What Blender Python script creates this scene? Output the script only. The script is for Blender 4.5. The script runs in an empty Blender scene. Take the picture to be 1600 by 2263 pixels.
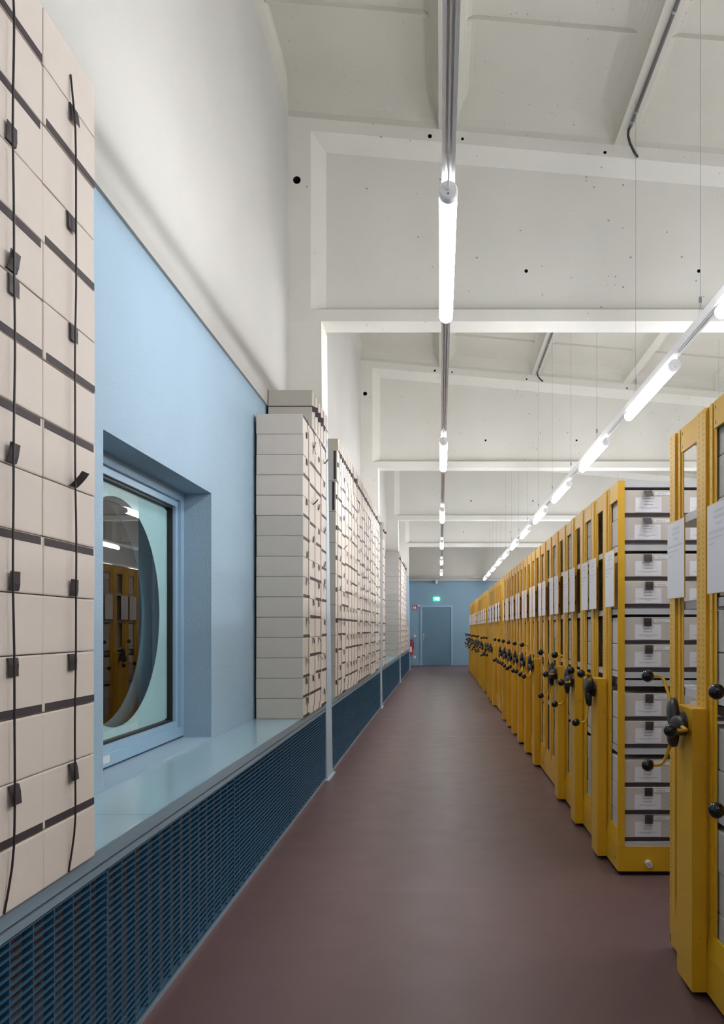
import bpy, bmesh, math, random
from mathutils import Vector, Matrix, Euler
random.seed(7)
S = bpy.context.scene
COL = S.collection
PI = math.pi
H = 1.28                      # eye height

# ------------------------------------------------------------------ camera
cd = bpy.data.cameras.new('camera'); cam = bpy.data.objects.new('camera', cd); COL.objects.link(cam)
cam.location = (0, 0, H); cam.rotation_euler = (PI/2, 0, 0)
cd.sensor_fit = 'HORIZONTAL'; cd.sensor_width = 36; cd.lens = 36*1730/1600
cd.shift_x = (800-973)/1600; cd.shift_y = (1390-1131.5)/1600
cd.clip_start = 0.05; cd.clip_end = 200
S.camera = cam
# ------------------------------------------------------------------ world / exposure
w = bpy.data.worlds.new('world'); S.world = w; w.use_nodes = True
w.node_tree.nodes['Background'].inputs[0].default_value = (0.02, 0.03, 0.045, 1)
w.node_tree.nodes['Background'].inputs[1].default_value = 0.3
S.view_settings.view_transform = 'Standard'; S.view_settings.look = 'None'
S.view_settings.gamma = 1; S.view_settings.use_curve_mapping = False
S.view_settings.exposure = 1.74
LAMP = 15.0                   # radiance of the lamp tubes
S.cycles.max_bounces = 10; S.cycles.diffuse_bounces = 7
S.cycles.sample_clamp_indirect = 6

# ------------------------------------------------------------------ materials
def lin(c): return tuple((v/255/12.92 if v/255 <= .04045 else ((v/255+.055)/1.055)**2.4) for v in c)
def mat(name, rgb, rough=.6, metal=0., bump=None, var=None, spec=.5, coat=0., emit=None):
    m = bpy.data.materials.new(name); m.use_nodes = True
    nt = m.node_tree; N = nt.nodes; L = nt.links; b = N['Principled BSDF']
    c = lin(rgb)
    b.inputs['Base Color'].default_value = (*c, 1); b.inputs['Roughness'].default_value = rough
    b.inputs['Metallic'].default_value = metal; b.inputs['Specular IOR Level'].default_value = spec
    if coat: b.inputs['Coat Weight'].default_value = coat
    tc = N.new('ShaderNodeTexCoord')
    if var:                                    # (scale, amount): blotchy tone variation
        n = N.new('ShaderNodeTexNoise'); n.inputs['Scale'].default_value = var[0]; n.inputs['Detail'].default_value = 5
        L.new(tc.outputs['Object'], n.inputs['Vector'])
        mp = N.new('ShaderNodeMapRange'); mp.inputs[1].default_value = .3; mp.inputs[2].default_value = .7
        mp.inputs[3].default_value = 1-var[1]; mp.inputs[4].default_value = 1+var[1]
        L.new(n.outputs['Fac'], mp.inputs[0])
        mx = N.new('ShaderNodeVectorMath'); mx.operation = 'SCALE'; mx.inputs[0].default_value = c
        L.new(mp.outputs[0], mx.inputs['Scale']); L.new(mx.outputs[0], b.inputs['Base Color'])
    if bump:                                   # (scale, distance)
        n = N.new('ShaderNodeTexNoise'); n.inputs['Scale'].default_value = bump[0]; n.inputs['Detail'].default_value = 4
        L.new(tc.outputs['Object'], n.inputs['Vector'])
        bp = N.new('ShaderNodeBump'); bp.inputs['Distance'].default_value = bump[1]; bp.inputs['Strength'].default_value = .6
        L.new(n.outputs['Fac'], bp.inputs['Height']); L.new(bp.outputs[0], b.inputs['Normal'])
    if emit:
        b.inputs['Emission Color'].default_value = (*lin(emit[0]), 1); b.inputs['Emission Strength'].default_value = emit[1]
    return m
def concrete(name, rgb, pits=.5, scale=16):
    """painted concrete: soft tone changes, fine bump and scattered small pits"""
    m = mat(name, rgb, .8, bump=(60, .004), var=(1.3, .035), spec=.25)
    nt = m.node_tree; N = nt.nodes; L = nt.links; b = N['Principled BSDF']
    tc = [n for n in N if n.bl_idname == 'ShaderNodeTexCoord'][0]
    v = N.new('ShaderNodeTexVoronoi'); v.inputs['Scale'].default_value = scale
    L.new(tc.outputs['Object'], v.inputs['Vector'])
    rn = N.new('ShaderNodeSeparateColor'); L.new(v.outputs['Color'], rn.inputs[0])
    th = N.new('ShaderNodeMath'); th.operation = 'MULTIPLY'; th.inputs[1].default_value = .16
    pw = N.new('ShaderNodeMath'); pw.operation = 'POWER'; pw.inputs[1].default_value = 5
    L.new(rn.outputs[0], pw.inputs[0]); L.new(pw.outputs[0], th.inputs[0])
    lt = N.new('ShaderNodeMath'); lt.operation = 'LESS_THAN'; L.new(v.outputs['Distance'], lt.inputs[0]); L.new(th.outputs[0], lt.inputs[1])
    src = b.inputs['Base Color'].links[0].from_socket
    sc = N.new('ShaderNodeMix'); sc.data_type = 'RGBA'
    mu = N.new('ShaderNodeMath'); mu.operation = 'MULTIPLY'; mu.inputs[1].default_value = pits
    L.new(lt.outputs[0], mu.inputs[0]); L.new(mu.outputs[0], sc.inputs['Factor'])
    L.new(src, sc.inputs['A']); sc.inputs['B'].default_value = (*lin((90, 82, 72)), 1)
    L.new(sc.outputs['Result'], b.inputs['Base Color'])
    return m
M = {}
M['white'] = concrete('white_plaster', (189, 188, 185), .25)
M['beam'] = concrete('white_concrete', (219, 218, 212), .55)
M['ceil'] = concrete('ceiling_concrete', (195, 193, 184), .6, 26)
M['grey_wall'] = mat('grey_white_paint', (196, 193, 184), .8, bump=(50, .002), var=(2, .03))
M['blue'] = mat('pale_blue_plaster', (147, 171, 189), .8, bump=(90, .005), var=(1.5, .03), spec=.3)
M['column_blue'] = mat('pale_blue_column_paint', (162, 180, 196), .6, bump=(60, .003))
M['back_blue'] = mat('blue_wall_paint', (130, 160, 180), .75, bump=(60, .002), var=(2, .03))
M['door_blue'] = mat('blue_door_paint', (98, 130, 150), .5, var=(3, .03))
M['frame_blue'] = mat('blue_frame_paint', (142, 174, 198), .4)
M['sill_blue'] = mat('ledge_blue_laminate', (150, 178, 190), .22, var=(1.2, .02), coat=.2)
M['fascia'] = mat('ledge_edge_grey', (120, 140, 154), .4)
M['grille'] = mat('dark_blue_steel', (50, 92, 120), .35, metal=.1)
M['mesh_dark'] = mat('brown_mesh', (100, 86, 84), .7, var=(350, .45))
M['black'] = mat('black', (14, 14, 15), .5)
M['gasket'] = mat('black_rubber_gasket', (22, 16, 20), .5)
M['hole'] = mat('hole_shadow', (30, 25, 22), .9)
M['card'] = mat('beige_cardboard', (204, 195, 187), .75, bump=(500, .0006), var=(14, .02), spec=.25)
M['card_grey'] = mat('grey_beige_cardboard', (190, 184, 175), .75, bump=(500, .0006), var=(14, .02), spec=.25)
M['strip'] = mat('black_cloth_tape', (62, 54, 58), .7, spec=.3)
M['ribbon'] = mat('black_ribbon', (56, 49, 53), .6, spec=.3)
M['cord'] = mat('black_elastic_cord', (34, 30, 33), .5)
M['paper'] = mat('white_paper', (232, 230, 234), .6)
M['ink'] = mat('grey_print', (182, 178, 182), .7)
M['ink_light'] = mat('faint_print', (216, 214, 214), .7)
M['green_ink'] = mat('green_ink', (60, 140, 100), .7)
M['yellow'] = mat('yellow_powder_coat', (218, 168, 34), .38, var=(2, .02), spec=.5)
M['steel'] = mat('steel_screw', (190, 190, 190), .3, metal=1)
M['shelf'] = mat('light_grey_shelf', (196, 196, 200), .4)
M['plastic'] = mat('black_gloss_plastic', (12, 12, 13), .12, spec=.6)
M['plastic_matt'] = mat('black_matt_plastic', (32, 31, 33), .38)
M['rubber'] = mat('white_rubber', (205, 205, 205), .4)
M['alu'] = mat('anodised_aluminium', (234, 232, 230), .5, metal=.0)
M['rail_white'] = mat('white_rail', (226, 226, 226), .4)
M['lampw'] = mat('white_plastic', (230, 230, 232), .35)
M['tube'] = mat('lit_tube', (255, 255, 255), .4, emit=((252, 252, 253), LAMP))
M['conduit'] = mat('grey_conduit', (98, 96, 98), .4, metal=.3)
M['clear'] = mat('clip_steel', (160, 168, 175), .3, metal=.8)
M['red'] = mat('red_enamel', (178, 36, 30), .35)
M['sign_red'] = mat('sign_red', (196, 38, 40), .5)
M['sign_white'] = mat('sign_white', (240, 240, 240), .5)
M['exit_green'] = mat('exit_green', (60, 190, 130), .5, emit=((50, 205, 140), 1.6))
M['exit_white'] = mat('exit_white', (240, 255, 250), .5, emit=((235, 255, 250), 2.2))
M['film'] = mat('pale_teal_film', (178, 214, 218), .7, var=(40, .03), bump=(300, .0008))
M['film_shade'] = mat('shaded_film_slate', (98, 134, 150), .6)
M['night'] = mat('dark_outside', (40, 44, 46), .8)

def perforated():
    m = mat('yellow_perforated', (224, 176, 54), .38)
    nt = m.node_tree; N = nt.nodes; L = nt.links; b = N['Principled BSDF']
    tc = N.new('ShaderNodeTexCoord'); sp = N.new('ShaderNodeSeparateXYZ'); L.new(tc.outputs['Object'], sp.inputs[0])
    def mm(op, a, bv):
        n = N.new('ShaderNodeMath'); n.operation = op
        if hasattr(a, 'node'): L.new(a, n.inputs[0])
        else: n.inputs[0].default_value = a
        if hasattr(bv, 'node'): L.new(bv, n.inputs[1])
        else: n.inputs[1].default_value = bv
        return n.outputs[0]
    fz = mm('LESS_THAN', mm('FRACT', mm('MULTIPLY', sp.outputs[2], 1/.019), 0), .55)
    fr = mm('FRACT', mm('MULTIPLY', sp.outputs[1], 1/.0475), 0)
    f1 = mm('COMPARE', fr, .42); f1.node.inputs[2].default_value = .035
    f2 = mm('COMPARE', fr, .60); f2.node.inputs[2].default_value = .035
    f = mm('MULTIPLY', fz, mm('ADD', f1, f2))
    mx = N.new('ShaderNodeMix'); mx.data_type = 'RGBA'; L.new(f, mx.inputs['Factor'])
    mx.inputs['A'].default_value = (*lin((224, 176, 54)), 1); mx.inputs['B'].default_value = (*lin((128, 90, 16)), 1)
    L.new(mx.outputs['Result'], b.inputs['Base Color'])
    return m
M['perf'] = perforated()

def floor_mat():
    m = mat('brown_floor_sheet', (99, 75, 75), .33, var=(.9, .04), spec=.45)
    nt = m.node_tree; N = nt.nodes; L = nt.links; b = N['Principled BSDF']
    tc = [n for n in N if n.bl_idname == 'ShaderNodeTexCoord'][0]
    sp = N.new('ShaderNodeSeparateXYZ'); L.new(tc.outputs['Object'], sp.inputs[0])
    acc = None
    for yy, wd, st in ((3.85, .0022, .3), (5.78, .002, .12), (9.34, .006, .5), (18.5, .018, .55)):
        c = N.new('ShaderNodeMath'); c.operation = 'COMPARE'; c.inputs[1].default_value = yy; c.inputs[2].default_value = wd
        L.new(sp.outputs[1], c.inputs[0])
        k = N.new('ShaderNodeMath'); k.operation = 'MULTIPLY'; k.inputs[1].default_value = st; L.new(c.outputs[0], k.inputs[0])
        if acc is None: acc = k.outputs[0]
        else:
            a = N.new('ShaderNodeMath'); a.operation = 'ADD'; L.new(acc, a.inputs[0]); L.new(k.outputs[0], a.inputs[1]); acc = a.outputs[0]
    mx = N.new('ShaderNodeMix'); mx.data_type = 'RGBA'; L.new(acc, mx.inputs['Factor'])
    L.new(b.inputs['Base Color'].links[0].from_socket, mx.inputs['A']); mx.inputs['B'].default_value = (*lin((176, 160, 156)), 1)
    L.new(mx.outputs['Result'], b.inputs['Base Color'])
    n = N.new('ShaderNodeTexNoise'); n.inputs['Scale'].default_value = 5; n.inputs['Detail'].default_value = 6
    L.new(tc.outputs['Object'], n.inputs['Vector'])
    r = N.new('ShaderNodeMapRange'); r.inputs[3].default_value = .36; r.inputs[4].default_value = .50
    L.new(n.outputs['Fac'], r.inputs[0]); L.new(r.outputs[0], b.inputs['Roughness'])
    return m
M['floor'] = floor_mat()

def glass():
    m = bpy.data.materials.new('window_glass'); m.use_nodes = True
    nt = m.node_tree; N = nt.nodes; L = nt.links; N.remove(N['Principled BSDF'])
    o = N['Material Output']; t = N.new('ShaderNodeBsdfTransparent'); g = N.new('ShaderNodeBsdfGlossy')
    t.inputs[0].default_value = (.96, .98, .98, 1); g.inputs['Roughness'].default_value = 0
    f = N.new('ShaderNodeFresnel'); f.inputs[0].default_value = 2.1
    ge = N.new('ShaderNodeNewGeometry'); inv = N.new('ShaderNodeMath'); inv.operation = 'SUBTRACT'; inv.inputs[0].default_value = 1; L.new(ge.outputs['Backfacing'], inv.inputs[1])
    fm = N.new('ShaderNodeMath'); fm.operation = 'MULTIPLY'; L.new(f.outputs[0], fm.inputs[0]); L.new(inv.outputs[0], fm.inputs[1])
    mx = N.new('ShaderNodeMixShader'); L.new(fm.outputs[0], mx.inputs[0]); L.new(t.outputs[0], mx.inputs[1]); L.new(g.outputs[0], mx.inputs[2])
    L.new(mx.outputs[0], o.inputs[0])
    return m
M['glass'] = glass()

# ------------------------------------------------------------------ mesh helpers
class MB:
    def __init__(s): s.v = []; s.f = []; s.mi = []; s.mats = []; s.sm = []
    def mid(s, m):
        m = M[m] if isinstance(m, str) else m
        if m not in s.mats: s.mats.append(m)
        return s.mats.index(m)
    def add(s, vs, fs, m, smooth=False):
        o = len(s.v); s.v += [tuple(p) for p in vs]; k = s.mid(m)
        for f in fs: s.f.append([i+o for i in f]); s.mi.append(k); s.sm.append(smooth)
    def box(s, x0, x1, y0, y1, z0, z1, m):
        s.hexa([(x0,y0,z0),(x1,y0,z0),(x1,y1,z0),(x0,y1,z0),(x0,y0,z1),(x1,y0,z1),(x1,y1,z1),(x0,y1,z1)], m); return s
    def hexa(s, p, m):
        s.add(p, [(0,3,2,1),(4,5,6,7),(0,1,5,4),(1,2,6,5),(2,3,7,6),(3,0,4,7)], m)
    def bbox(s, x0, x1, y0, y1, z0, z1, m, b=.003, seg=2):
        bm = bmesh.new(); bmesh.ops.create_cube(bm, size=1)
        for v in bm.verts: v.co = Vector(((x0+x1)/2+v.co.x*(x1-x0), (y0+y1)/2+v.co.y*(y1-y0), (z0+z1)/2+v.co.z*(z1-z0)))
        bmesh.ops.bevel(bm, geom=bm.edges[:], offset=b, segments=seg, affect='EDGES', profile=.6)
        s.frombm(bm, m); return s
    def frombm(s, bm, m, smooth=False):
        bm.verts.index_update()
        s.add([v.co[:] for v in bm.verts], [[v.index for v in f.verts] for f in bm.faces], m, smooth); bm.free()
    def cyl(s, a, b, r, m, n=16, r2=None, smooth=True, caps=True):
        a = Vector(a); b = Vector(b); d = (b-a).normalized(); r2 = r if r2 is None else r2
        u = d.orthogonal().normalized(); w_ = d.cross(u)
        vs = []
        for c, rr in ((a, r), (b, r2)):
            for i in range(n):
                t = 2*PI*i/n; vs.append(c+u*math.cos(t)*rr+w_*math.sin(t)*rr)
        s.add(vs, [(i, (i+1) % n, n+(i+1) % n, n+i) for i in range(n)], m, smooth)
        if caps:
            s.add(vs[:n], [list(range(n))[::-1]], m); s.add(vs[n:], [list(range(n))], m)
        return s
    def path(s, pts, r, m, n=10):
        pts = [Vector(p) for p in pts]; vs = []; fs = []; u = None
        for i, p in enumerate(pts):
            d = (pts[min(i+1, len(pts)-1)]-pts[max(i-1, 0)]).normalized()
            u = d.orthogonal().normalized() if u is None else (u-d*u.dot(d)).normalized()
            w_ = d.cross(u)
            for k in range(n):
                t = 2*PI*k/n; vs.append(p+u*math.cos(t)*r+w_*math.sin(t)*r)
        for i in range(len(pts)-1):
            for k in range(n): fs.append((i*n+k, i*n+(k+1) % n, (i+1)*n+(k+1) % n, (i+1)*n+k))
        s.add(vs, fs, m, True)
        s.add(vs[:n], [list(range(n))[::-1]], m); s.add(vs[-n:], [list(range(n))], m)
        return s
    def ball(s, c, r, m, seg=20, rings=12, sc=(1,1,1)):
        bm = bmesh.new(); bmesh.ops.create_uvsphere(bm, u_segments=seg, v_segments=rings, radius=r)
        for v in bm.verts: v.co = Vector((c[0]+v.co.x*sc[0], c[1]+v.co.y*sc[1], c[2]+v.co.z*sc[2]))
        s.frombm(bm, m, True); return s
    def mesh(s, name):
        me = bpy.data.meshes.new(name); me.from_pydata(s.v, [], s.f)
        for m in s.mats: me.materials.append(m)
        for p, k, q in zip(me.polygons, s.mi, s.sm): p.material_index = k; p.use_smooth = q
        me.update(); return me
    def build(s, name, parent=None):
        o = bpy.data.objects.new(name, s.mesh(name)); COL.objects.link(o)
        if parent: o.parent = parent
        return o
def tag(o, label, cat, group=None):
    o['label'] = label; o['category'] = cat
    if group: o['group'] = group
    return o
def struct(o, label=None):
    o['kind'] = 'structure'
    if label: o['label'] = label
    return o
def empty(name, loc=(0,0,0), rz=0):
    o = bpy.data.objects.new(name, None); COL.objects.link(o); o.location = loc; o.rotation_euler = (0, 0, rz)
    o.empty_display_size = .1; return o
def copy_tree(o, parent=None):
    kids = KIDS.get(o.name, [])
    c = o.copy(); COL.objects.link(c); c.parent = parent
    for ch in kids: copy_tree(ch, c)
    return c
KIDS = {}
def index_kids(root):
    for o in [root]+list(root.children_recursive): KIDS[o.name] = list(o.children)
ORD = ['zeroth','first','second','third','fourth','fifth','sixth','seventh','eighth','ninth','tenth','eleventh','twelfth',
       'thirteenth','fourteenth','fifteenth','sixteenth','seventeenth','eighteenth','nineteenth','twentieth','twenty-first',
       'twenty-second','twenty-third','twenty-fourth','twenty-fifth','twenty-sixth','twenty-seventh','twenty-eighth']

# ------------------------------------------------------------------ structure
XW, XB, XG = -1.284, -1.30, -.966      # white wall, blue wall, grille plane
ZB = 2.945                              # top of the blue band
YB, YN, XR = 27.7, -6.0, 7.5            # back wall, wall behind the viewer, right wall
ZBEAM = 3.878
LEDGE = .654
def z0(x): return 5.61-.088*(x-XW)
struct(MB().box(-1.7, XR+.2, YN-.2, YB+.2, -.15, 0, 'floor').build('floor'))

m = MB(); WY0, WY1, WZ0, WZ1 = 3.019, 4.445, .666, 2.05
XO = -1.62
m.box(XO, XB, YN, WY0, 0, ZB, 'blue'); m.box(XO, XB, WY1, YB, 0, ZB, 'blue')
m.box(XO, XB, WY0, WY1, 0, WZ0, 'blue'); m.box(XO, XB, WY0, WY1, WZ1, ZB, 'blue')
m.box(XO, XW, YN, YB, ZB, 6.0, 'white')
struct(m.build('wall_left'))
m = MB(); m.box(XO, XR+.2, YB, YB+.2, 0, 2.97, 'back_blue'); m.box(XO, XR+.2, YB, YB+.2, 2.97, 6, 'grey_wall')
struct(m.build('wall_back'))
struct(MB().box(XR, XR+.2, YN, YB, 0, 6, 'white').build('wall_right'))
struct(MB().box(XO, XR+.2, YN-.2, YN, 0, 6, 'white').build('wall_front'))
m = MB(); m.box(XG, .0-.62, YB-.018, YB, 0, .10, 'back_blue'); m.box(.40+.06, XR, YB-.018, YB, 0, .10, 'back_blue')
struct(m.build('baseboard_back'))
m = MB(); m.box(-1.28, XR, YB-.10, YB, 2.975, 3.05, 'white'); m.box(-1.28, .03, YB-.14, YB, 3.06, 3.14, 'white'); m.box(.03, 1.0, YB-.12, YB, 3.05, 3.13, 'white'); m.box(1.0, XR, YB-.14, YB, 3.06, 3.14, 'white')
struct(m.build('trim_1'), 'white cable ducts running along the top of the blue back wall')

# ceiling: ribbed concrete slabs
def ceiling():
    m = MB()
    ribs = [(-.015, .138), (1.468, 1.596), (2.94, 3.06), (4.42, 4.54), (5.9, 6.02), (XR, XR+.2)]
    cells = []; xl = XW
    for a, b in ribs: cells.append((xl, a)); xl = b
    bounds = [YN]+[6.61+6*k for k in range(-1, 4)]+[YB]
    DZ = .17
    def P(x, y, d): return (x, y, z0(x)+d)
    for k in range(len(bounds)-1):
        ya = bounds[k] + (.25 if k > 0 else 0); yb = bounds[k+1]
        for a, b in ribs[:-1]:
            m.hexa([P(a,ya,0),P(b,ya,0),P(b,yb,0),P(a,yb,0),P(a,ya,DZ+.1),P(b,ya,DZ+.1),P(b,yb,DZ+.1),P(a,yb,DZ+.1)], 'ceil')
        for a, b in cells:
            ia = a + (.06 if a > XW else .03); ib = b-.13
            # rings from rim up to the panel, rounded like cast concrete
            rings = []
            for t in range(7):
                u = t/6; h = DZ*math.sin(u*PI/2); off = 1-math.cos(u*PI/2)
                e = .34*off; ea = (.05 if a <= XW else .12)*off; eb = .12*off
                rings.append([P(a+ea, ya+e, h), P(b-eb, ya+e, h), P(b-eb, yb-e, h), P(a+ea, yb-e, h)])
            for t in range(6):
                A, B = rings[t], rings[t+1]
                for i in range(4):
                    j = (i+1) % 4
                    m.add([A[i], B[i], B[j], A[j]], [(0,1,2,3)], 'ceil')
            T = rings[-1]; m.add(T, [(0,1,2,3)], 'ceil')
            yy = yb-1.03
            while yy > ya+.45:      # slender cross ribs
                m.hexa([P(a+.04,yy-.011,DZ-.028),P(b-.08,yy-.011,DZ-.028),P(b-.08,yy+.011,DZ-.028),P(a+.04,yy+.011,DZ-.028),
                        P(a+.0,yy-.022,DZ+.02),P(b,yy-.022,DZ+.02),P(b,yy+.022,DZ+.02),P(a,yy+.022,DZ+.02)], 'ceil')
                yy -= 1.05
    m.box(XW-.3, XR+.2, YN, YB+.2, 6.0, 6.1, 'ceil')
    return m.build('ceiling')
struct(ceiling())

# roof beams with recessed web, drilled with holes
def beam_mesh():
    m = MB(); xl, xr, T = XW, XR, .25
    # corners listed as outer, frame, panel
    o = [(xl, ZBEAM), (xr, ZBEAM), (xr, z0(xr)), (xl, z0(xl))]
    def fr(dl, dr, db, dt): return [(xl+dl, ZBEAM+db), (xr-dr, ZBEAM+db), (xr-dr, z0(xr-dr)-dt), (xl+dl, z0(xl+dl)-dt)]
    f = fr(.19, .19, .10, .105); p = fr(.31, .31, .145, .235)
    vs = []
    for y, yp in ((0, .075), (T, T-.075)):
        vs += [(x, y, z) for x, z in o]+[(x, y, z) for x, z in f]+[(x, yp, z) for x, z in p]
    fs = []
    for b, fl in ((0, 0), (12, 1)):
        for k in (0, 4):
            for i in range(4):
                j = (i+1) % 4; q = [b+k+i, b+k+j, b+k+4+j, b+k+4+i]; fs.append(q[::-1] if fl else q)
        q = [b+8, b+9, b+10, b+11]; fs.append(q[::-1] if fl else q)
    for i in range(4):
        j = (i+1) % 4; fs.append([i, 12+i, 12+j, j])
    m.add(vs, fs, 'beam'); o1 = m.build('tmp_beam')
    c = MB()
    for x, y, r in ((656,398,.033),(950,301,.018),(1022,307,.013),(1337,337,.014),(1165,590,.016),(1551,590,.016),(1760,375,.014)):
        X = (x-973)*.003821; Z = H+(1390-y)*.003821
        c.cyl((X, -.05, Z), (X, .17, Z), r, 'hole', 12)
    o2 = c.build('tmp_cut')
    md = o1.modifiers.new('b', 'BOOLEAN'); md.object = o2; md.operation = 'DIFFERENCE'; md.solver = 'EXACT'; md.material_mode = 'TRANSFER'
    bpy.context.view_layer.update()
    me = bpy.data.meshes.new_from_object(o1.evaluated_get(bpy.context.evaluated_depsgraph_get()))
    for p_ in me.polygons: p_.use_smooth = False
    bpy.data.objects.remove(o1); bpy.data.objects.remove(o2)
    return me
bme = beam_mesh()
for k in range(-1, 4):
    o = bpy.data.objects.new('roof_beam', bme); COL.objects.link(o); o.location = (0, 6.61+6*k, 0)
    struct(o, 'white concrete roof beam with recessed web, %s in view' % ORD[k+1] if k >= 0 else 'white concrete roof beam over the viewer')
# columns: taper towards the top, pale blue below, white above
for k in range(-1, 4):
    y = 6.61+6*k; m = MB(); xb, xm, xt = -.955, -.999, -1.005
    def seg(za, zb_, xa, xb_, mm):
        m.hexa([(XO+.3,y,za),(xa,y,za),(xa,y+.34,za),(XO+.3,y+.34,za),(XO+.3,y,zb_),(xb_,y,zb_),(xb_,y+.34,zb_),(XO+.3,y+.34,zb_)], mm)
    seg(0, ZB, xb, xm, 'column_blue'); seg(ZB, ZBEAM, xm, xt, 'beam')
    m.box(xb-.02, xb+.022, y-.05, y+.36, 0, .012, 'column_blue')
    struct(m.build('concrete_column'), ('pale blue concrete column at the ledge, white near the roof, %s in view' % ORD[k+1]) if k >= 0 else 'pale blue concrete column beside the viewer')

# ledge along the left wall, running between the columns
spans = [(-5, .61)] + [(.95+6*k, 6.61+6*k) for k in range(4)] + [(24.95, YB)]
def ledge():
    for i, (a, b) in enumerate(spans):
        if i in (0, 5): continue
        e = empty('radiator_ledge', ((XG+XB)/2, a, 0))
        tag(e, 'pale blue glossy ledge over the radiator grilles, %s bay from the viewer' % ORD[i], 'ledge', 'ledge along the window wall')
        m = MB(); ox = (XG+XB)/2; lx = lambda x: x-ox
        L_ = b-a-.002
        cuts = [0, L_] if i != 1 else [0, 2.64-a, L_]
        for c0, c1 in zip(cuts[:-1], cuts[1:]):
            m.box(lx(XB)+.001, lx(XG)-.006, c0+.002, c1-.001, .632, LEDGE, 'sill_blue')
        m.build('ledge_top', e)
        MB().box(lx(XG)-.006, lx(XG), .002, L_, .612, LEDGE, 'fascia').build('ledge_edge', e)
        MB().box(lx(XG)-.014, lx(XG)-.001, .002, L_, .584, .604, 'fascia').build('grille_rail', e)
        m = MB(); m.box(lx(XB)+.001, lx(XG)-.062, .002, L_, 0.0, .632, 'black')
        m.box(lx(XG)-.062, lx(XG)-.058, .002, L_, .02, .60, 'mesh_dark'); m.build('back_panel', e)
        MB().box(lx(XG)-.066, lx(XG)-.003, .002, L_, 0, .02, 'fascia').build('bottom_rail', e)
ledge()
def grille_mesh(length):
    m = MB(); zb, zt = .022, .580; D = .0075
    for y in (0, length-.005): m.box(-.032, 0, y, y+.005, zb, zt, 'grille')
    m.box(-D, 0, 0, length, zb, zb+.004, 'grille'); m.box(-D, 0, 0, length, zt-.004, zt, 'grille')
    n = 26
    for i in range(1, n):
        z = zb+(zt-zb)*i/n
        m.box(-D, 0, .005, length-.005, z-.0013, z+.0013, 'grille')
    k = max(1, round(length/.104))
    for i in range(1, k):
        y = length*i/k; m.box(-.030, -.004, y-.0022, y+.0022, zb, zt, 'grille')
    for i in range(k):      # paler strips: light on the brown mesh, put into the colour
        y = length*(i+.45)/k
        m.box(-.036, -.033, y-.002, y+.002, zb, zt, 'mesh_lit')
    return m
M['mesh_lit'] = mat('lit_mesh_strip', (128, 112, 112), .5, metal=.3)
gm = {}
gi = 0
for si, (a, b) in enumerate(spans):
    if si in (0, 5): continue
    js = [a]+[j for j in [.88+1.403*q for q in range(20)] if a+.3 < j < b-.3]+[b]
    for p, q in zip(js[:-1], js[1:]):
        L_ = round(q-p-.004, 3)
        if L_ not in gm: gm[L_] = grille_mesh(L_).mesh('radiator_grille')
        o = bpy.data.objects.new('radiator_grille', gm[L_]); COL.objects.link(o); o.location = (XG-.003, p+.002, 0)
        gi += 1
        tag(o, 'dark blue slatted radiator grille under the ledge, %s panel from the viewer' % ORD[gi], 'grille', 'radiator grilles under the ledge')

# ------------------------------------------------------------------ window
win = struct(empty('window_1', (XB, (WY0+WY1)/2, WZ0)), 'deep set blue window with pale film and clear circle')
def lw(m, x0,x1,y0,y1,z0_,z1_, mm): m.box(x0-XB, x1-XB, y0-(WY0+WY1)/2, y1-(WY0+WY1)/2, z0_-WZ0, z1_-WZ0, mm)
def ringbox(m, x0, x1, ya, yb, za, zb, wd, mm):
    lw(m,x0,x1,ya,ya+wd,za,zb,mm); lw(m,x0,x1,yb-wd,yb,za,zb,mm); lw(m,x0,x1,ya+wd,yb-wd,za,za+wd,mm); lw(m,x0,x1,ya+wd,yb-wd,zb-wd,zb,mm)
FX = -1.455
m = MB(); ringbox(m, FX-.06, FX, WY0, WY1, WZ0+.012, WZ1, .052, 'frame_blue'); ringbox(m, FX-.06, FX-.018, WY0+.052, WY1-.052, WZ0+.064, WZ1-.052, .036, 'frame_blue'); m.build('window_frame', win)
m = MB(); ringbox(m, FX-.07, FX-.034, WY0+.088, WY1-.088, WZ0+.100, WZ1-.088, .012, 'gasket'); m.build('gasket', win)
GY0, GY1, GZ0, GZ1 = WY0+.10, WY1-.10, WZ0+.112, WZ1-.10
m = MB(); lw(m, FX-.056, FX-.052, GY0, GY1, GZ0, GZ1, 'glass'); m.build('pane', win)
def holed(x, th, cy, cz, r, mm, ext=.0):
    m = MB(); n = 96; ya, yb, za, zb = GY0-ext, GY1+ext, GZ0-ext, GZ1+ext
    inn, out = [], []
    for i in range(n):
        t = 2*PI*i/n; c, s_ = math.cos(t), math.sin(t); inn.append((cy+r*c, cz+r*s_))
        k = min(((yb-cy) if c > 0 else (cy-ya))/max(abs(c), 1e-6), ((zb-cz) if s_ > 0 else (cz-za))/max(abs(s_), 1e-6))
        k = max(k, r+.003); out.append((cy+k*c, cz+k*s_))
    vs = []
    for xx in (x, x-th):
        for L_ in (inn, out): vs += [(xx-XB, y-(WY0+WY1)/2, z-WZ0) for y, z in L_]
    fs = []
    for i in range(n):
        j = (i+1) % n
        fs += [(i, j, n+j, n+i), (2*n+i, 3*n+i, 3*n+j, 2*n+j), (i, 2*n+i, 2*n+j, j), (n+i, n+j, 3*n+j, 3*n+i)]
    m.add(vs, fs, mm); return m
holed(FX-.062, .002, 3.69, 1.36, .54, 'film').build('printed_film', win)
holed(FX-.155, .004, 3.69, 1.36, .54, 'film_shade').build('shaded_film_layer', win)  # film in shadow behind the clear circle, its shade put into the slate colour
m = MB(); lw(m, -1.95, -1.93, WY0-.3, WY1+.8, .3, 2.4, 'night'); m.build('dark_backing', win)
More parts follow.
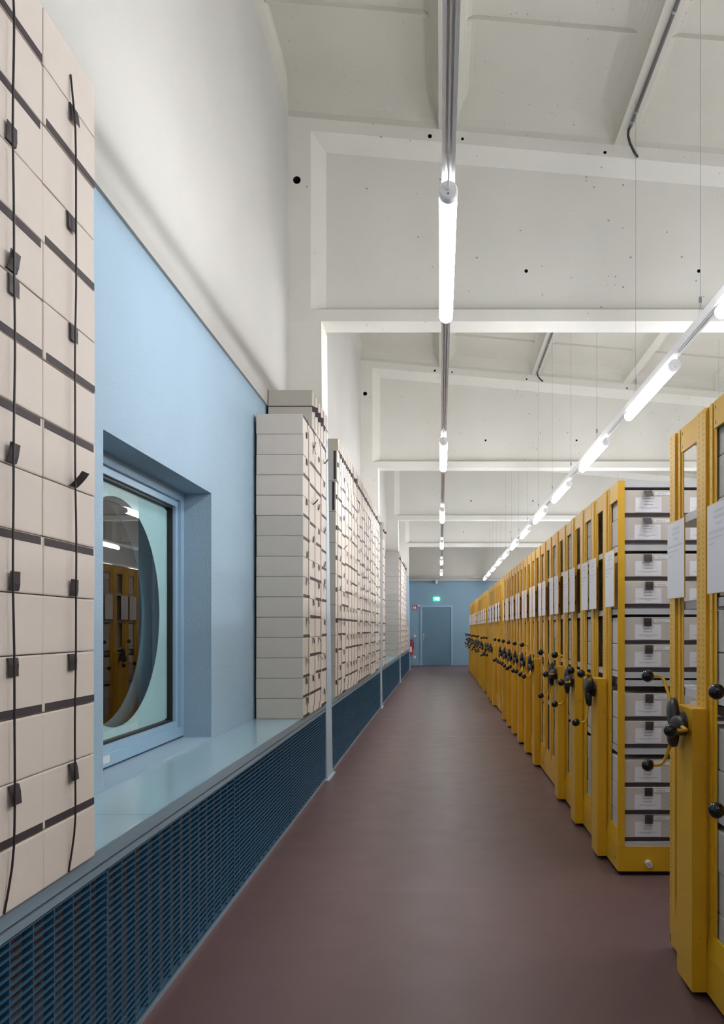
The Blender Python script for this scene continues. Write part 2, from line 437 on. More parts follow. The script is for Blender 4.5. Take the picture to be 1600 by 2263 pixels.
m = MB(); lw(m, FX, FX+.003, WY0+.18, WY0+.42, WZ0+.03, WZ0+.062, 'rubber')
m.build('rating_plate', win)

# ------------------------------------------------------------------ back wall fittings
def BX(x): return (x-973)*YB/1730
def BZ(y): return H+(1390-y)*YB/1730
dr = struct(empty('door_1', (BX(965), YB, 0)), 'blue steel door in the back wall')
ox = BX(965); l = lambda x: BX(x)-ox
m = MB(); a, b, t = l(933.3), l(996.8), BZ(1342)
m.box(a-.07, a, -.03, .02, 0, t+.07, 'frame_blue'); m.box(b, b+.07, -.03, .02, 0, t+.07, 'frame_blue'); m.box(a, b, -.03, .02, t, t+.07, 'frame_blue')
m.build('door_frame', dr)
d = MB().box(a+.004, b-.004, -.008, .01, .006, t-.006, 'door_blue').build('door_leaf', dr)
hd = MB().bbox(l(934.5), l(937.8), -.02, -.008, BZ(1416), BZ(1399.5), 'steel', .004); hd.build('handle_plate', dr)
m = MB(); m.path([(l(936.2), -.02, BZ(1406)), (l(936.2), -.06, BZ(1406)), (l(938), -.065, BZ(1406)), (l(944), -.065, BZ(1406))], .010, 'steel'); m.build('door_handle', dr)
# exit sign
x0_, x1_, za, zb = BX(957.5), BX(971.5), BZ(1327.5), BZ(1319.5); cx = (x0_+x1_)/2; hw = (x1_-x0_)/2; zh = zb-za
e = empty('exit_sign', (cx, YB-.05, za)); tag(e, 'small lit green exit sign on the blue wall above the door', 'exit sign')
MB().bbox(-hw, hw, 0, .048, 0, zh, 'exit_green', .004).build('sign_box', e)
m = MB()
q = -.003
m.box(-.1, .0, q, -.001, .02, zh-.02, 'exit_green')
m.box(.035, .095, q-.001, -.001, .02, zh-.02, 'exit_white')     # door leaf
m.add([(-.075,q,.07),(-.035,q,.02),(.0,q,.07)], [(0,1,2)], 'exit_white'); m.box(-.05, -.022, q, -.001, .065, zh-.018, 'exit_white')
m.ball((.012, q, zh-.03), .010, 'exit_white', 10, 6, (1,.2,1)); m.path([(.014,q,zh-.04),(.006,q,.055),(.02,q,.025)], .005, 'exit_white', 6); m.path([(.006,q,.055),(-.012,q,.03)], .005, 'exit_white', 6)
m.build('sign_symbol', e)
# fire extinguisher sign
x0_, x1_, za, zb = BX(912), BX(921), BZ(1347), BZ(1338)
e = empty('fire_extinguisher_sign', (x0_, YB-.012, za)); tag(e, 'red and white fire extinguisher sign left of the door', 'sign')
W_ = x1_-x0_; MB().box(0, W_, 0, .011, 0, zb-za, 'sign_red').build('sign_plate', e)
m = MB(); m.box(W_*.58, W_*.80, -.003, 0, .02, .10, 'sign_white'); m.box(W_*.64, W_*.74, -.003, 0, .10, .125, 'sign_white')
m.add([(W_*.16,-.002,.03),(W_*.4,-.002,.03),(W_*.42,-.002,.07),(W_*.3,-.002,.125),(W_*.14,-.002,.075)], [(0,1,2,3,4)], 'sign_white'); m.build('sign_symbol', e)
m = MB(); m.cyl((0,0,0),(0,.045,0), .036, 'lampw', 20); o = m.build('smoke_alarm'); o.location = (BX(926), YB-.045, BZ(1338.5)); tag(o, 'small round white alarm sounder at the top left corner of the door frame', 'alarm')
for (px, py, nm, lb, ct) in ((916.5, 1405.5, 'light_switch', 'white light switch on the blue wall left of the door', 'switch'), (916.5, 1452.3, 'wall_socket', 'white wall socket low on the blue wall left of the door', 'socket')):
    e = empty(nm, (BX(px), YB-.012, BZ(py)-.04)); tag(e, lb, ct)
    MB().bbox(-.04, .04, 0, .012, 0, .08, 'lampw', .003).build('cover_plate', e)
    if nm == 'light_switch': MB().bbox(-.026, .026, -.006, 0, .014, .066, 'rubber', .002).build('rocker', e)
    else: MB().cyl((0,-.001,.04),(0,.0,.04), .022, 'ink', 16).build('socket_well', e)
e = empty('fire_extinguisher', (BX(908.6), YB-.13, BZ(1446.5))); tag(e, 'red fire extinguisher hanging on the wall behind the last column', 'fire extinguisher')
m = MB(); m.cyl((0,0,.02),(0,0,.42), .075, 'red', 20); m.ball((0,0,.42), .075, 'red', 20, 10, (1,1,.7)); m.cyl((0,0,0),(0,0,.02), .066, 'red', 20, .075); m.build('cylinder', e)
m = MB(); m.cyl((0,0,.46),(0,0,.52), .02, 'plastic_matt'); m.build('valve', e)
m = MB(); m.path([(-.02,0,.52),(.04,0,.55),(.11,0,.58)], .008, 'red'); m.path([(-.02,0,.50),(.05,0,.52),(.11,0,.52)], .007, 'red'); m.build('lever', e)
m = MB(); m.path([(.01,0,.5),(.07,-.03,.48),(.095,-.04,.38),(.09,-.03,.2)], .009, 'black'); m.build('hose', e)
MB().box(-.03, .03, -.0765, -.074, .1, .28, 'paper').build('instruction_label', e)
MB().box(-.03, .03, .06, .13, .1, .36, 'plastic_matt').build('bracket', e)
e = empty('wall_camera', (BX(965), YB-.16, BZ(1290))); tag(e, 'small white box under the duct above the exit sign', 'sensor')
MB().bbox(-.035, .035, 0, .06, 0, .13, 'lampw', .004).build('housing', e)
MB().box(-.015, .015, .06, .16, .07, .10, 'lampw').build('mount', e)

# ------------------------------------------------------------------ conduits on the ribs
for k, (ya, yb) in enumerate(((.95, 6.33), (6.95, 12.35), (12.95, 18.35))):
    zc = z0(1.54)-.016; e = empty('cable_conduit', (1.54, ya, zc))
    tag(e, 'grey cable conduit under the ceiling rib, in the %s bay, bent into the beam' % ORD[k+1], 'conduit', 'conduits under the ceiling ribs')
    MB().path([(0,0,0),(0,(yb-ya)*.5,0),(0,yb-ya,0)], .013, 'conduit').build('pipe', e)
    Ln = yb-ya
    MB().path([(0,Ln-.02,0),(-.008,Ln+.04,-.005),(0,Ln+.09,-.02),(.03,Ln+.15,-.045),(.08,Ln+.22,-.07),(.125,Ln+.285,-.075)], .011, 'plastic_matt').build('flexible_hose', e)
    for q in (.55, 1.35, 2.2, 3.2, 4.2, Ln-.18, Ln-.06):
        MB().cyl((0,q-.012,0),(0,q+.012,0), .0165, 'clear', 12).build('clip', e)

# ------------------------------------------------------------------ lamps and rails
ZL, R_ = 2.98, .0355
TL = 1.26
def make_lamp():
    e = empty('tube_lamp')
    MB().cyl((0,.035,0),(0,TL-.03,0), R_, 'tube', 24).build('lit_tube', e)
    m = MB(); m.cyl((0,0,0),(0,.035,0), R_+.0015, 'lampw', 24); m.cyl((0,-.004,0),(0,0,0), R_*.9, 'lampw', 24, R_+.001)
    m.cyl((0,-.018,.004),(0,0,.004), .009, 'lampw', 12); m.cyl((0,-.007,-.016),(0,-.004,-.016), .004, 'steel', 10)
    m.build('end_cap', e)
    m = MB(); m.cyl((0,TL-.03,0),(0,TL,0), R_+.001, 'lampw', 24, R_*.8); m.build('end_cap', e)
    MB().path([(0,-.016,.004),(0,-.04,.012),(.002,-.06,.035),(0,-.075,.052)], .004, 'lampw', 8).build('cable', e)
    for y in (.10, TL-.12):
        m = MB(); n = 14
        pts = [(math.cos(PI*i/n)*(R_+.002), y, math.sin(PI*i/n)*(R_+.002)) for i in range(n+1)]
        m.path([(0,y-.012,R_+.001),(0,y-.012,.052)], .004, 'steel', 6); m.path(pts, .0025, 'steel', 6); m.build('clamp', e)
    return e
lamp0 = make_lamp(); index_kids(lamp0); first = True
def put_lamp(x, y, lb, grp):
    global first
    o = lamp0 if first else copy_tree(lamp0); first = False
    o.location = (x, y, ZL); tag(o, lb, 'lamp', grp)
for i in range(-1, 6): put_lamp(.031, 3.03+4.04*i, 'glowing tube lamp on the left rail, %s in view' % ORD[i+1] if i >= 0 else 'glowing tube lamp on the left rail behind the viewer', 'tube lamps on the left rail')
for i in range(-3, 11):
    put_lamp(1.508, 5.03+2.06*i, 'glowing tube lamp on the right rail, %s in view' % ORD[i+2] if i >= -1 else 'glowing tube lamp on the right rail out of view, %s from the rear' % ORD[i+4], 'tube lamps on the right rail')
for i in range(-3, 10): put_lamp(3.75, 5.6+2.4*i, 'glowing tube lamp on the rail above the shelving, %s from the rear' % ORD[i+4], 'tube lamps above the shelving')
for i in range(-3, 10): put_lamp(5.9, 5.6+2.4*i, 'glowing tube lamp on the rail by the right wall, %s from the rear' % ORD[i+4], 'tube lamps by the right wall')
def rail(x, ya, yb, mm, lb, wire, wy0, step):
    e = empty('light_rail', (x, ya, ZL)); tag(e, lb, 'rail')
    w_ = .024; zb, zt = .052, .10; L_ = yb-ya; m = MB()
    # open channel: two flanges, web, inner ridges
    m.box(-w_, w_, 0, L_, zb+.014, zt, mm); m.box(-w_, -w_+.012, 0, L_, zb, zb+.014, mm); m.box(w_-.012, w_, 0, L_, zb, zb+.014, mm)
    m.box(-.0035, .0035, 0, L_, zb+.003, zb+.014, mm)
    m.build('channel', e)
    m = MB(); m.box(w_, w_+.0012, 0, L_, zb-.001, zt, 'rail_white'); m.box(-w_-.0012, -w_, 0, L_, zb-.001, zt, 'rail_white'); m.build('side_cover', e)
    y = wy0
    while y < yb:
        zt2 = z0(x) + .02
        for k in range(-2, 5):
            if 6.61+6*k-.02 <= y <= 6.88+6*k: zt2 = ZBEAM
        g = MB(); g.path([(0,y-ya,.19),(0,y-ya,zt2-ZL)], .0013, wire, 5); g.path([(-.012,y-ya,.10),(0,y-ya,.19)], .001, wire, 5); g.path([(.012,y-ya,.10),(0,y-ya,.19)], .001, wire, 5)
        wi = g.build('suspension_wire', e)
        MB().box(-.008, .008, y-ya-.006, y-ya+.006, .19, .225, 'clear').build('wire_grip', wi)
        y += step
    return e
M['wire'] = mat('steel_wire', (140, 140, 140), .5, metal=.3)
rail(.031, -4, YB-.9, 'alu', 'grey aluminium light rail running over the walkway', 'wire', 1.5, 2.98)
r2 = rail(1.508, -4, YB-.4, 'rail_white', 'white suspended light rail over the yellow shelving', 'wire', 1.54, 1.5)
rail(3.75, -4, YB-.6, 'rail_white', 'white light rail deeper above the shelving', 'wire', 1.54, 3.0)
rail(5.9, -4, YB-.6, 'rail_white', 'white light rail beside the right wall', 'wire', 1.54, 3.0)

# ------------------------------------------------------------------ boxes
BW, BH, BD, PITCH = .281, .1395, .326, .1415
def box_body(mm):
    m = MB(); m.bbox(-BD/2, BD/2, -BW/2, BW/2, 0, BH, mm, .004, 2)
    for sy in (-1, 1):
        for zz in (.009, BH-.010):
            for xx in (-.12, -.045, .04, .125):
                y = sy*BW/2; m.box(xx-.0045, xx+.0045, min(y, y+sy*.0006), max(y, y+sy*.0006), zz-.0007, zz+.0007, 'ink')
    return m
def add_strip(m): m.box(BD/2, BD/2+.0009, -BW/2+.012, BW/2-.003, .002, .0205, 'strip')
def add_tab(m, seed=0):
    rnd = random.Random(seed); c = rnd.uniform(-.006, .006); wd = .0205; out = (.001, .003, .007, .014, .030)[seed % 5]; ln = rnd.uniform(.036, .044)
    prof = [(0, 0), (.0045, -.001), (.006+out*.35, -ln*.35), (.005+out*.75, -ln*.7), (.005+out, -ln)]
    tw = rnd.uniform(-.004, .004); vs = []
    for off in (0, .0009):
        for i, (x, z) in enumerate(prof):
            s_ = tw*i/4; vs += [(BD/2+x+off, c-wd+s_, BH-.003+z), (BD/2+x+off, c+wd+s_, BH-.003+z)]
    n = len(prof)*2; fs = []
    for i in range(len(prof)-1):
        a = 2*i; fs += [(a, a+1, a+3, a+2), (n+a, n+a+2, n+a+3, n+a+1), (a, a+2, n+a+2, n+a), (a+1, n+a+1, n+a+3, a+3)]
    m.add(vs, fs, 'ribbon')
body_me = box_body('card').mesh('archive_box'); bodyg_me = box_body('card_grey').mesh('archive_box')
_s = MB(); add_strip(_s); strip_me = _s.mesh('cloth_strip')
tab_mes = []
for i in range(5):
    _s = MB(); add_tab(_s, i); tab_mes.append(_s.mesh('pull_tab'))
def new(name, me, parent=None):
    o = bpy.data.objects.new(name, me); COL.objects.link(o); o.parent = parent; return o
SPECS = []       # every box: (apparent size, builder arguments)
def put_box(score, x, y, z, rz, lb, grp, state='plain', grey=False, edge=False, kind='l', num=None, tk=None):
    SPECS.append((score, len(SPECS), (x, y, z, rz, lb, grp, state, grey, edge, kind, num, tk if tk is not None else random.choice((0, 0, 1, 1, 2, 2, 3, 4)))))
def real_box(x, y, z, rz, lb, grp, state, grey, edge, kind, num, tk):
    """box front looks along +X before turning; state: plain / up / inv / label"""
    o = new('archive_box', bodyg_me if grey else body_me)
    if edge: o.rotation_euler = (PI/2, 0, rz); o.location = (x, y, z+BW/2)
    elif state == 'inv': o.rotation_euler = (PI, 0, rz); o.location = (x, y, z+BH)
    else: o.rotation_euler = (0, 0, rz); o.location = (x, y, z)
    if state != 'plain':
        new('cloth_strip', strip_me, o); new('pull_tab', tab_mes[tk], o)
    if kind == 'lid': new('cloth_strip', lidstrip_me, o)
    if state == 'label':
        l_ = new('paper_label', label_me, o); new('printed_text', text_me, l_); new('number_label', nums[num], o)
    tag(o, lb, 'box', grp)
STF = MB()
def stuff_box(x, y, z, rz, lb, grp, state, grey, edge, kind, num, tk):
    t = MB(); t.box(-BD/2, BD/2, -BW/2, BW/2, 0, BH, 'card')
    if state != 'plain': add_strip(t); add_tab(t, tk)
    if edge: R3 = Euler((PI/2, 0, rz)).to_matrix(); p = Vector((x, y, z+BW/2))
    elif state == 'inv': R3 = Euler((PI, 0, rz)).to_matrix(); p = Vector((x, y, z+BH))
    else: R3 = Euler((0, 0, rz)).to_matrix(); p = Vector((x, y, z))
    o = len(STF.v); STF.v += [(R3 @ Vector(v)+p)[:] for v in t.v]; ids = [STF.mid(q) for q in t.mats]
    for f, k in zip(t.f, t.mi): STF.f.append([i+o for i in f]); STF.mi.append(ids[k]); STF.sm.append(False)
XF = -.954                      # front of the ledge boxes
XC = XF-BD/2
jit = lambda a: random.uniform(-a, a)
near = {1: {1:'up',3:'inv',5:'inv',6:'up',8:'inv',10:'inv',12:'up',14:'up'},
        2: {2:'up',4:'up',6:'up',8:'inv',10:'inv',12:'up',14:'up'}}
for c, yc in ((1, 1.739), (2, 2.021)):
    for r in range(1, 16):
        st = near[c].get(r, 'plain'); zz = LEDGE+.0008+(15-r)*PITCH
        put_box(1, XC+jit(.0015), yc+jit(.0012), zz, jit(.004), 'beige archive box in the front stack, %s column, %s from the top%s' % ('left' if c == 1 else 'right', ORD[r], {'up': ', tab at top', 'inv': ', tab at bottom', 'plain': ', plain'}[st]), 'archive boxes in the front stack', st, tk=4 if (c, r) == (2, 8) else r % 3)
def cord(y, ztop, zbot, lb, r=.0026, seed=1):
    rnd = random.Random(seed); pts = []; z = ztop; yy = 0
    n = 44
    for i in range(n+1):
        z = ztop+(zbot-ztop)*i/n; yy = .0035*math.sin(i*.33+seed)+.001*math.sin(i*.9+seed*2)
        q = (z-zbot)/.16
        if q < 1: yy -= .016*(1-q)**2
        e_ = min(i, n-i)
        pts.append((.003+.011*min(1, e_/2.5), yy, z-zbot))
    o = MB().path(pts, r, 'cord', 6).build('elastic_cord'); o.location = (XF, y, zbot); tag(o, lb, 'cord', 'elastic cords over the box stacks')
cord(1.726, LEDGE+15*PITCH, LEDGE+.004, 'long black elastic cord over the left column of the front stack', seed=2)
cord(2.018, LEDGE+14.5*PITCH, LEDGE+.004, 'long black elastic cord over the right column of the front stack', seed=5)

def stack(y0, cols, rows, name, grp, upr=(0, 0), seed=0):
    """boxes laid flat in columns, a row of upright ones on top"""
    rnd = random.Random(seed)
    for c in range(cols):
        yc = y0+BW/2+c*(BW+.003); par = rnd.random() < .5
        dx = rnd.uniform(-.003, .003); sc = .955*BW*BH/(yc**3)+(BD*BH/yc**2 if c == 0 and y0 in (5.44, 18.03) else 0)
        for r in range(rows):
            st = 'plain'
            if (r % 2 == (0 if par else 1)) or rnd.random() < .12: st = 'up' if (r < 7 or rnd.random() < .4) else 'inv'
            if r < 3 and st == 'inv': st = 'up'
            zz = LEDGE+.0008+r*PITCH; xx = XC+dx+rnd.uniform(-.002, .002)
            put_box(sc, xx, yc+rnd.uniform(-.001, .001), zz, rnd.uniform(-.004, .004),
                    'beige archive box in %s, %s column, %s from the bottom' % (name, ORD[c+1], ORD[r+1]), grp, st, grey=(c == 0 and r < 10))
    y = upr[0]; k = 0; zz = LEDGE+rows*PITCH+.0008
    while y+BH < upr[1]:
        k += 1; sc = .955*BW*BH/(y**3)+(.04*BD/y**2 if k == 1 else 0)
        put_box(sc, XC+.001+rnd.uniform(0, .004), y+BH, zz, 0, 'archive box standing on edge atop %s, %s along' % (name, ORD[k] if k < 29 else 'last'),
                'upright boxes on top of the stacks', 'up', k == 1, True)
        y += BH+.003
stack(5.44, 4, 15, 'the stack before the first pillar', 'archive boxes before the first pillar', upr=(5.82, 6.60), seed=3)
_s = MB(); _s.box(BD/2-.034, BD/2-.012, -BW/2+.012, BW/2-.008, BH, BH+.0009, 'strip'); lidstrip_me = _s.mesh('cloth_strip')
for k in range(8):
    put_box(.01, XC+.004*(k/8)+.012*(k == 7)-.004, 7.16+BH, LEDGE+.0008+k*.2833, 0, 'archive box on edge at near end of the long far stack, %s from bottom' % ORD[k+1],
            'archive boxes on edge at the end of the long far stack', 'up', True, True, kind='lid' if k > 5 else 'l', tk=1+k % 3)
stack(7.307, 18, 15, 'the long far stack', 'archive boxes in the long far stack', upr=(7.31, 12.4), seed=5)
stack(12.98, 2, 15, 'the stack past the second pillar', 'archive boxes past the second pillar', upr=(12.98, 13.5), seed=6)
stack(18.03, 2, 15, 'the stack before the third pillar', 'archive boxes before the third pillar', upr=(18.03, 18.6), seed=7)
stack(18.98, 11, 15, 'the stack past the third pillar', 'archive boxes past the third pillar', upr=(18.98, 22.0), seed=8)
stack(22.12, 5, 5, 'the low stack near the back wall', 'archive boxes near the back wall', seed=9)
for i in range(4): cord(5.44+BW/2+i*(BW+.003)+.01, LEDGE+15*PITCH, LEDGE+.004, 'black elastic cord over the stack before the first pillar, %s from the left' % ORD[i+1], .0018, 10+i)
for i in range(18): cord(7.307+BW/2+i*(BW+.003)+.01, LEDGE+15*PITCH, LEDGE+.004, 'black elastic cord over the long far stack, %s from the left' % ORD[i+1], .0018, 20+i)

# ------------------------------------------------------------------ mobile shelving
UX = .922; UW = .71; UT = 2.05; UL = 3.6
SH = [.176, .660, 1.057, 1.388, 1.719]
ROWS = [.176, .318, .460, .662, .804, 1.059, 1.201, 1.390, 1.532, 1.721, 1.863]
def make_unit(drive=True, bumper=False):
    """local frame: x away from the walkway (0 = unit front), y along the room"""
    e = empty('mobile_shelving_unit' if drive else 'fixed_shelving_unit')
    m = MB(); m.box(0, .012, 0, UW, .022, .150, 'yellow'); m.box(.012, UL, 0, .012, .022, .150, 'yellow'); m.box(.012, UL, UW-.012, UW, .022, .150, 'yellow')
    m.box(.02, UL, .02, UW-.02, .0, .022, 'black')
    for y in (.05, .60): m.box(-.0006, 0, y, y+.008, .075, .090, 'black')
    m.box(-.0006, 0, UW-.016, UW-.008, .03, .06, 'black')
    m.build('base', e)
    m = MB(); m.hexa([(.0,.002,.152),(.015,.002,.152),(.015,UW-.002,.152),(.0,UW-.002,.152),(.008,.002,.235),(.015,.002,.235),(.015,UW-.002,.235),(.008,UW-.002,.235)], 'yellow'); m.build('kick_rail', e)
    # uprights: perforated face, stepped channel beside it
    def upright(ys, xs):
        m = MB()
        for (y0, y1, kind) in ys:
            if kind == 'p': m.box(xs, xs+.012, y0, y1, .15, UT, 'perf')
            elif kind == 'c':
                w3 = (y1-y0)/3
                m.box(xs+.010, xs+.013, y0, y1, .15, UT, 'yellow'); m.box(xs+.005, xs+.010, y0+w3, y0+2*w3, .15, UT, 'yellow')
            else: m.box(xs, xs+.013, y0, y1, .15, UT, 'yellow')
        z = .22
        while z < UT-.02 and xs < .05:
            for (y0, y1, kind) in ys:
                if kind == 'c': m.cyl((xs+.0045, (y0+y1)/2, z), (xs+.006, (y0+y1)/2, z), .0017, 'black', 6)
            z += .035
        return m.build('upright', e)
    upright([(0, .009, 's')], 0)
    upright([(.205, .285, 'c'), (.285, .380, 'p')], 0)
    upright([(.565, .640, 'c'), (.640, UW, 'p')], 0)
    MB().box(0, .035, -.001, .0, .152, UT, 'yellow').build('face_plate', e)
    for xs in (1.16, 2.3, UL-.04):
        for y0 in (0, .34, .675): MB().box(xs, xs+.035, y0, y0+.03, .15, UT-.04, 'yellow').build('inner_post', e)
    for (a, b) in ((.009, .205), (.380, .565)):
        m = MB(); m.box(.001, .012, a, b, UT-.095, UT-.003, 'yellow'); o = m.build('top_tie', e)
        s_ = MB()
        for z in (UT-.075, UT-.025): s_.cyl((-.001, b-.012, z), (.001, b-.012, z), .005, 'steel', 8)
        s_.build('screw', o)
    for z in SH:
        m = MB(); m.box(.016, UL-.04, .004, UW-.004, z-.032, z-.001, 'shelf'); m.build('shelf', e)
    m = MB(); m.box(.016, UL-.04, .002, UW-.004, UT-.034, UT-.002, 'shelf'); m.build('top_panel', e)
    m = MB(); m.box(.04, UL-.04, .006, .34, .982, 1.014, 'shelf'); m.build('pull_out_shelf', e)
    if bumper:
      b = MB(); b.cyl((.155, -.035, .066), (.155, 0, .066), .0165, 'rubber', 16); b.cyl((.155,-.037,.066),(.155,-.034,.066), .007, 'ink', 10); b.build('bumper', e)
    if drive:
        y0, y1 = .273, .448; m = MB()
        bm = bmesh.new(); bmesh.ops.create_cube(bm, size=1)
        for v in bm.verts: v.co = Vector((-.0255+v.co.x*.051, (y0+y1)/2+v.co.y*(y1-y0), .5125+v.co.z*.981))
        bmesh.ops.bevel(bm, geom=[ed for ed in bm.edges], offset=.002, segments=2, affect='EDGES')
        m.frombm(bm, 'yellow'); dc = m.build('drive_column', e)
        s_ = MB()
        for z in (.21, .82): s_.cyl((-.02, y0-.003, z), (-.02, y0, z), .004, 'steel', 10)
        s_.build('screw', dc)
    return e
def make_crank():
    """three armed hand crank, local x points away from the walkway"""
    h = MB(); n = 72; R3 = []
    for x, sc in ((-.008, 1.0), (-.022, 1.0), (-.034, .86), (-.040, .55), (-.042, .2)):
        ring = []
        for i in range(n):
            t = 2*PI*i/n; lob = max(math.cos(1.5*(((t+PI/3) % (2*PI/3))-PI/3)), 0)**1.6
            r = (.034+.064*lob)*sc
            ring.append((x, math.cos(t)*r, math.sin(t)*r))
        R3 += ring
    fs = [tuple(range(n))]
    for k in range(4):
        for i in range(n):
            j = (i+1) % n; fs.append((k*n+i, (k+1)*n+i, (k+1)*n+j, k*n+j))
    fs.append(tuple(range(4*n, 5*n))[::-1]); h.add(R3, fs, 'plastic_matt', True)
    h.cyl((-.010,0,0), (.012,0,0), .040, 'plastic_matt', 28, .044)
    hub = h.build('hand_crank')
    for k in range(3):
        t = 2*PI*k/3; c, s_ = math.cos(t), math.sin(t); P = lambda x, r: (x, c*r, s_*r)
        MB().path([P(-.02,.06),P(-.024,.10),P(-.03,.150),P(-.034,.172),P(-.042,.184),P(-.055,.190),P(-.075,.190)], .0062, 'yellow', 10).build('crank_arm', hub)
        b = MB(); b.ball(P(-.092,.190), .0225, 'plastic', 24, 16); cc = P(-.092,.190); b.cyl((cc[0]-.0006,cc[1],cc[2]),(cc[0]+.0006,cc[1],cc[2]), .0231, 'plastic_matt', 24); b.build('ball_knob', hub)
    return hub
crank0 = make_crank(); index_kids(crank0)
def make_board():
    b = MB(); b.box(0, .003, -.002, .212, -.002, .295, 'yellow'); bd = b.build('sign_board')
    p = MB(); p.box(-.0012, 0, 0, .21, 0, .292, 'paper'); rnd = random.Random(4)
    for (z, y0, y1, hh) in ((.262,.07,.15,.009),(.243,.06,.155,.009),(.222,.08,.13,.007),(.196,.012,.19,.008),(.178,.012,.14,.006),(.160,.012,.075,.006)):
        p.box(-.0016, -.0012, .21-y1, .21-y0, z, z+hh, 'ink_light')
    p.build('paper_sheet', bd)
    MB().box(.003, .022, .08, .14, .05, .075, 'plastic_matt').build('board_clip', bd); MB().box(.003, .022, .08, .14, .22, .245, 'plastic_matt').build('board_clip', bd)
    return bd
board0 = make_board(); index_kids(board0)
SRC = {}
for k_ in ((True, False), (False, False), (True, True), (False, True)): SRC[k_] = make_unit(*k_); index_kids(SRC[k_])
ufirst = {k_: True for k_ in SRC}; cfirst = True; bfirst = True
units = []
def put_unit(y, drive, ang, lb, free=False, boards=True):
    global cfirst, bfirst
    kk = (drive, free); src = SRC[kk]
    u = src if ufirst[kk] else copy_tree(src); ufirst[kk] = False
    u.location = (UX, y, 0); tag(u, lb, 'shelving unit', 'yellow shelving units along the walkway')
    if drive:
        c = crank0 if cfirst else copy_tree(crank0); cfirst = False
        c.parent = u; c.location = (-.064, .3605, .942); c.rotation_euler = (math.radians(ang), 0, 0)
    if boards:
        for yy in (-.015, .445):
            b = board0 if bfirst else copy_tree(board0); bfirst = False
            b.parent = u; b.location = (-.024, yy, 1.398)
    units.append((u, y))
    return u
ys = [(2.435, True, 60), (4.063, True, 30)]
y = 4.785
for i in range(9):
    ys.append((y, i != 2, [60, 57, 0, 90, 88, 84, 92, 90, 86][i])); y += .7275
y = 11.95
for i in range(4): ys.append((y, i != 0, [0, 90, 82, 66][i])); y += .727
y = 15.5
for i in range(5): ys.append((y, True, [95, 70, 100, 84, 60][i])); y += .76
y = 19.75
for i in range(6): ys.append((y, True, [80, 60, 100, 90, 50, 95][i])); y += .75
for i, (y, dv, an) in enumerate(ys):
    k = i+1
    lb = ('yellow steel shelving unit with hand crank, %s from the viewer' if dv else 'yellow fixed shelving unit without crank, %s from the viewer') % ORD[k]
    if i == 1: lb = 'yellow shelving unit with open front full of labelled boxes, second from the viewer'
    if i == 0: lb = 'nearest yellow shelving unit whose drive column stands in view at the right edge'
    put_unit(y, dv, an, lb, i in (1, 11, 15, 20))

put_unit(1.715, True, 60, 'yellow shelving unit mostly out of frame, two crank knobs showing at the right edge')

# boxes on the shelves ------------------------------------------------
def label_mesh():
    m = MB(); x = BD/2; m.box(x+.0001, x+.0011, -.068, .068, .024, .101, 'paper'); return m.mesh('paper_label')
def printed():
    m = MB(); x = BD/2+.0011
    for (z, w_, hh) in ((.092,.062,.0035),(.077,.046,.0045),(.0615,.046,.0045),(.0465,.106,.0018),(.0435,.08,.0015),(.038,.028,.0018)):
        m.box(x, x+.0003, -w_/2, w_/2, z, z+hh, 'ink')
    return m.mesh('printed_text')
label_me, text_me = label_mesh(), printed()
def num_mesh(txt):
    m = MB(); x = BD/2; y0, y1 = .032, BW/2-.004; z0_, z1_ = .112, .129
    m.box(x+.0001, x+.0010, y0, y1, z0_, z1_, 'paper')
    cu = bpy.data.curves.new('t', 'FONT'); cu.body = txt; cu.size = .0125; cu.space_character = 1.55; cu.align_x = 'LEFT'
    o = bpy.data.objects.new('t', cu); COL.objects.link(o); bpy.context.view_layer.update()
    me = bpy.data.meshes.new_from_object(o.evaluated_get(bpy.context.evaluated_depsgraph_get()))
    # text plane: x -> +y local when seen from +x
    vs = [(x+.0014, y0+.014+v.co.x, z0_+.0045+v.co.y) for v in me.vertices]; m.add(vs, [list(p.vertices) for p in me.polygons], 'green_ink')
    bpy.data.objects.remove(o); return m.mesh('number_label')
nums = {t: num_mesh(t) for t in ('00022', '00023', '000245', '00024', '00025')}
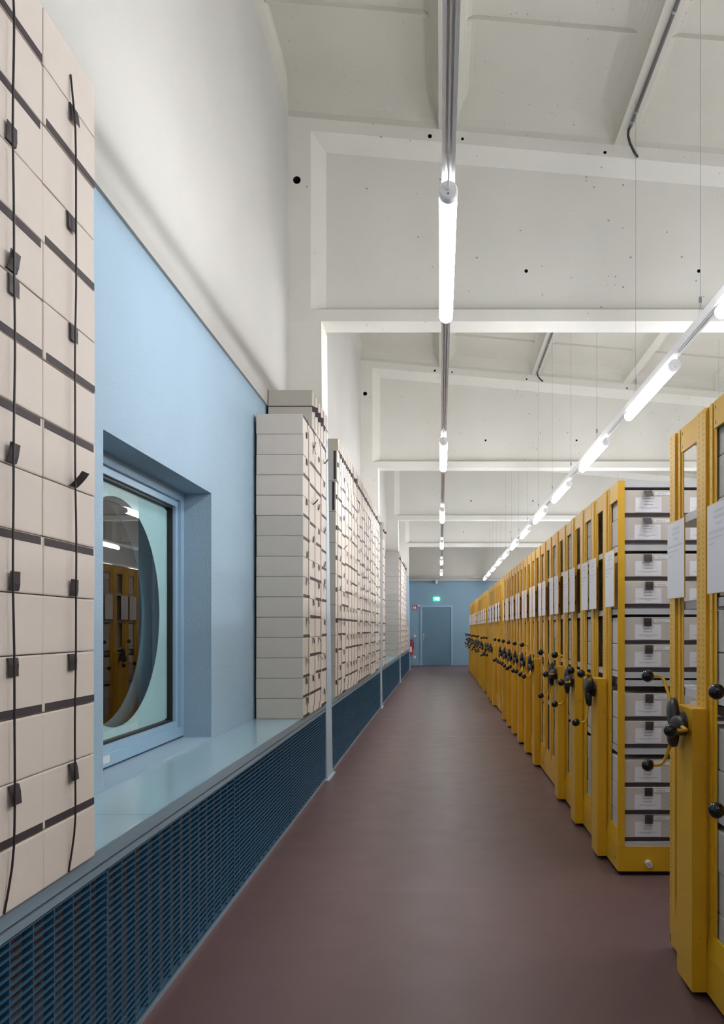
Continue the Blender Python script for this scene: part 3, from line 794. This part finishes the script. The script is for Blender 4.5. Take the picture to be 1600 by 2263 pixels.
rownum = ['00025', '00025', '00025', '00024', '000245', '00023', '00023', '00023', '00022', '00022', '00022']
sgrp = 'archive boxes on the yellow shelving'
SX = UX+.018
for i, (y, dv, an) in enumerate(ys):
    unit = 'the nearest yellow unit' if i == 0 else 'the %s yellow unit' % ORD[i+1]
    if i > 10 and i not in (11, 15, 20): continue
    for r, z in enumerate(ROWS):
        for c in range(2 if i == 1 else 1):         # near side, front towards the viewer
            xx = SX+BW/2+c*(BW+.004)+jit(.002); yy = y+.008+BD/2+jit(.002)
            lb = 'beige archive box on %s, near side, %s from the bottom' % (unit, ORD[r+1])
            if i == 1: lb = 'labelled beige archive box in the open second unit, %s column, %s from the bottom' % ('left' if c == 0 else 'right', ORD[r+1])
            sc = 1 if i < 2 else (.02*BH/yy**2 if i > 10 else .95*.15*BH/yy**3)
            put_box(sc, xx, yy, z+.0006, -PI/2+jit(.003), lb, sgrp, 'label' if i == 1 else 'plain', i != 1, num=rownum[r])
        if i == 0 or i > 10: continue
        yy = y+UW-.008-BD/2-jit(.002)
        put_box(.9*.12*BH/yy**3, SX+.035+BW/2+jit(.003), yy, z+.0006, PI/2, 'beige archive box on %s, far side, %s from the bottom' % (unit, ORD[r+1]), sgrp, 'plain', True)
for (ya, yb, nm) in ((5.82, 6.60, 'the stack before the first pillar'), (7.31, 12.4, 'the long far stack')):
    zc = 2.935; o = MB().path([(-.324, -.003, 0), (.004, -.003, 0), (.012, .01, 0), (.012, (yb-ya)/2, -.004), (.008, yb-ya, 0)], .0026, 'cord', 6).build('elastic_cord')
    o.location = (XF, ya, zc); tag(o, 'black elastic cord running level along the upright boxes atop %s' % nm, 'cord', 'level cords over the upright boxes')
SPECS.sort(key=lambda t: (-t[0], t[1]))
for t in SPECS[:300]: real_box(*t[2])
for t in SPECS[300:]: stuff_box(*t[2])
o = STF.build('distant_archive_boxes'); o['kind'] = 'stuff'
o['label'] = 'distant beige archive boxes stacked on the ledge and shelves towards the back wall'; o['category'] = 'boxes'
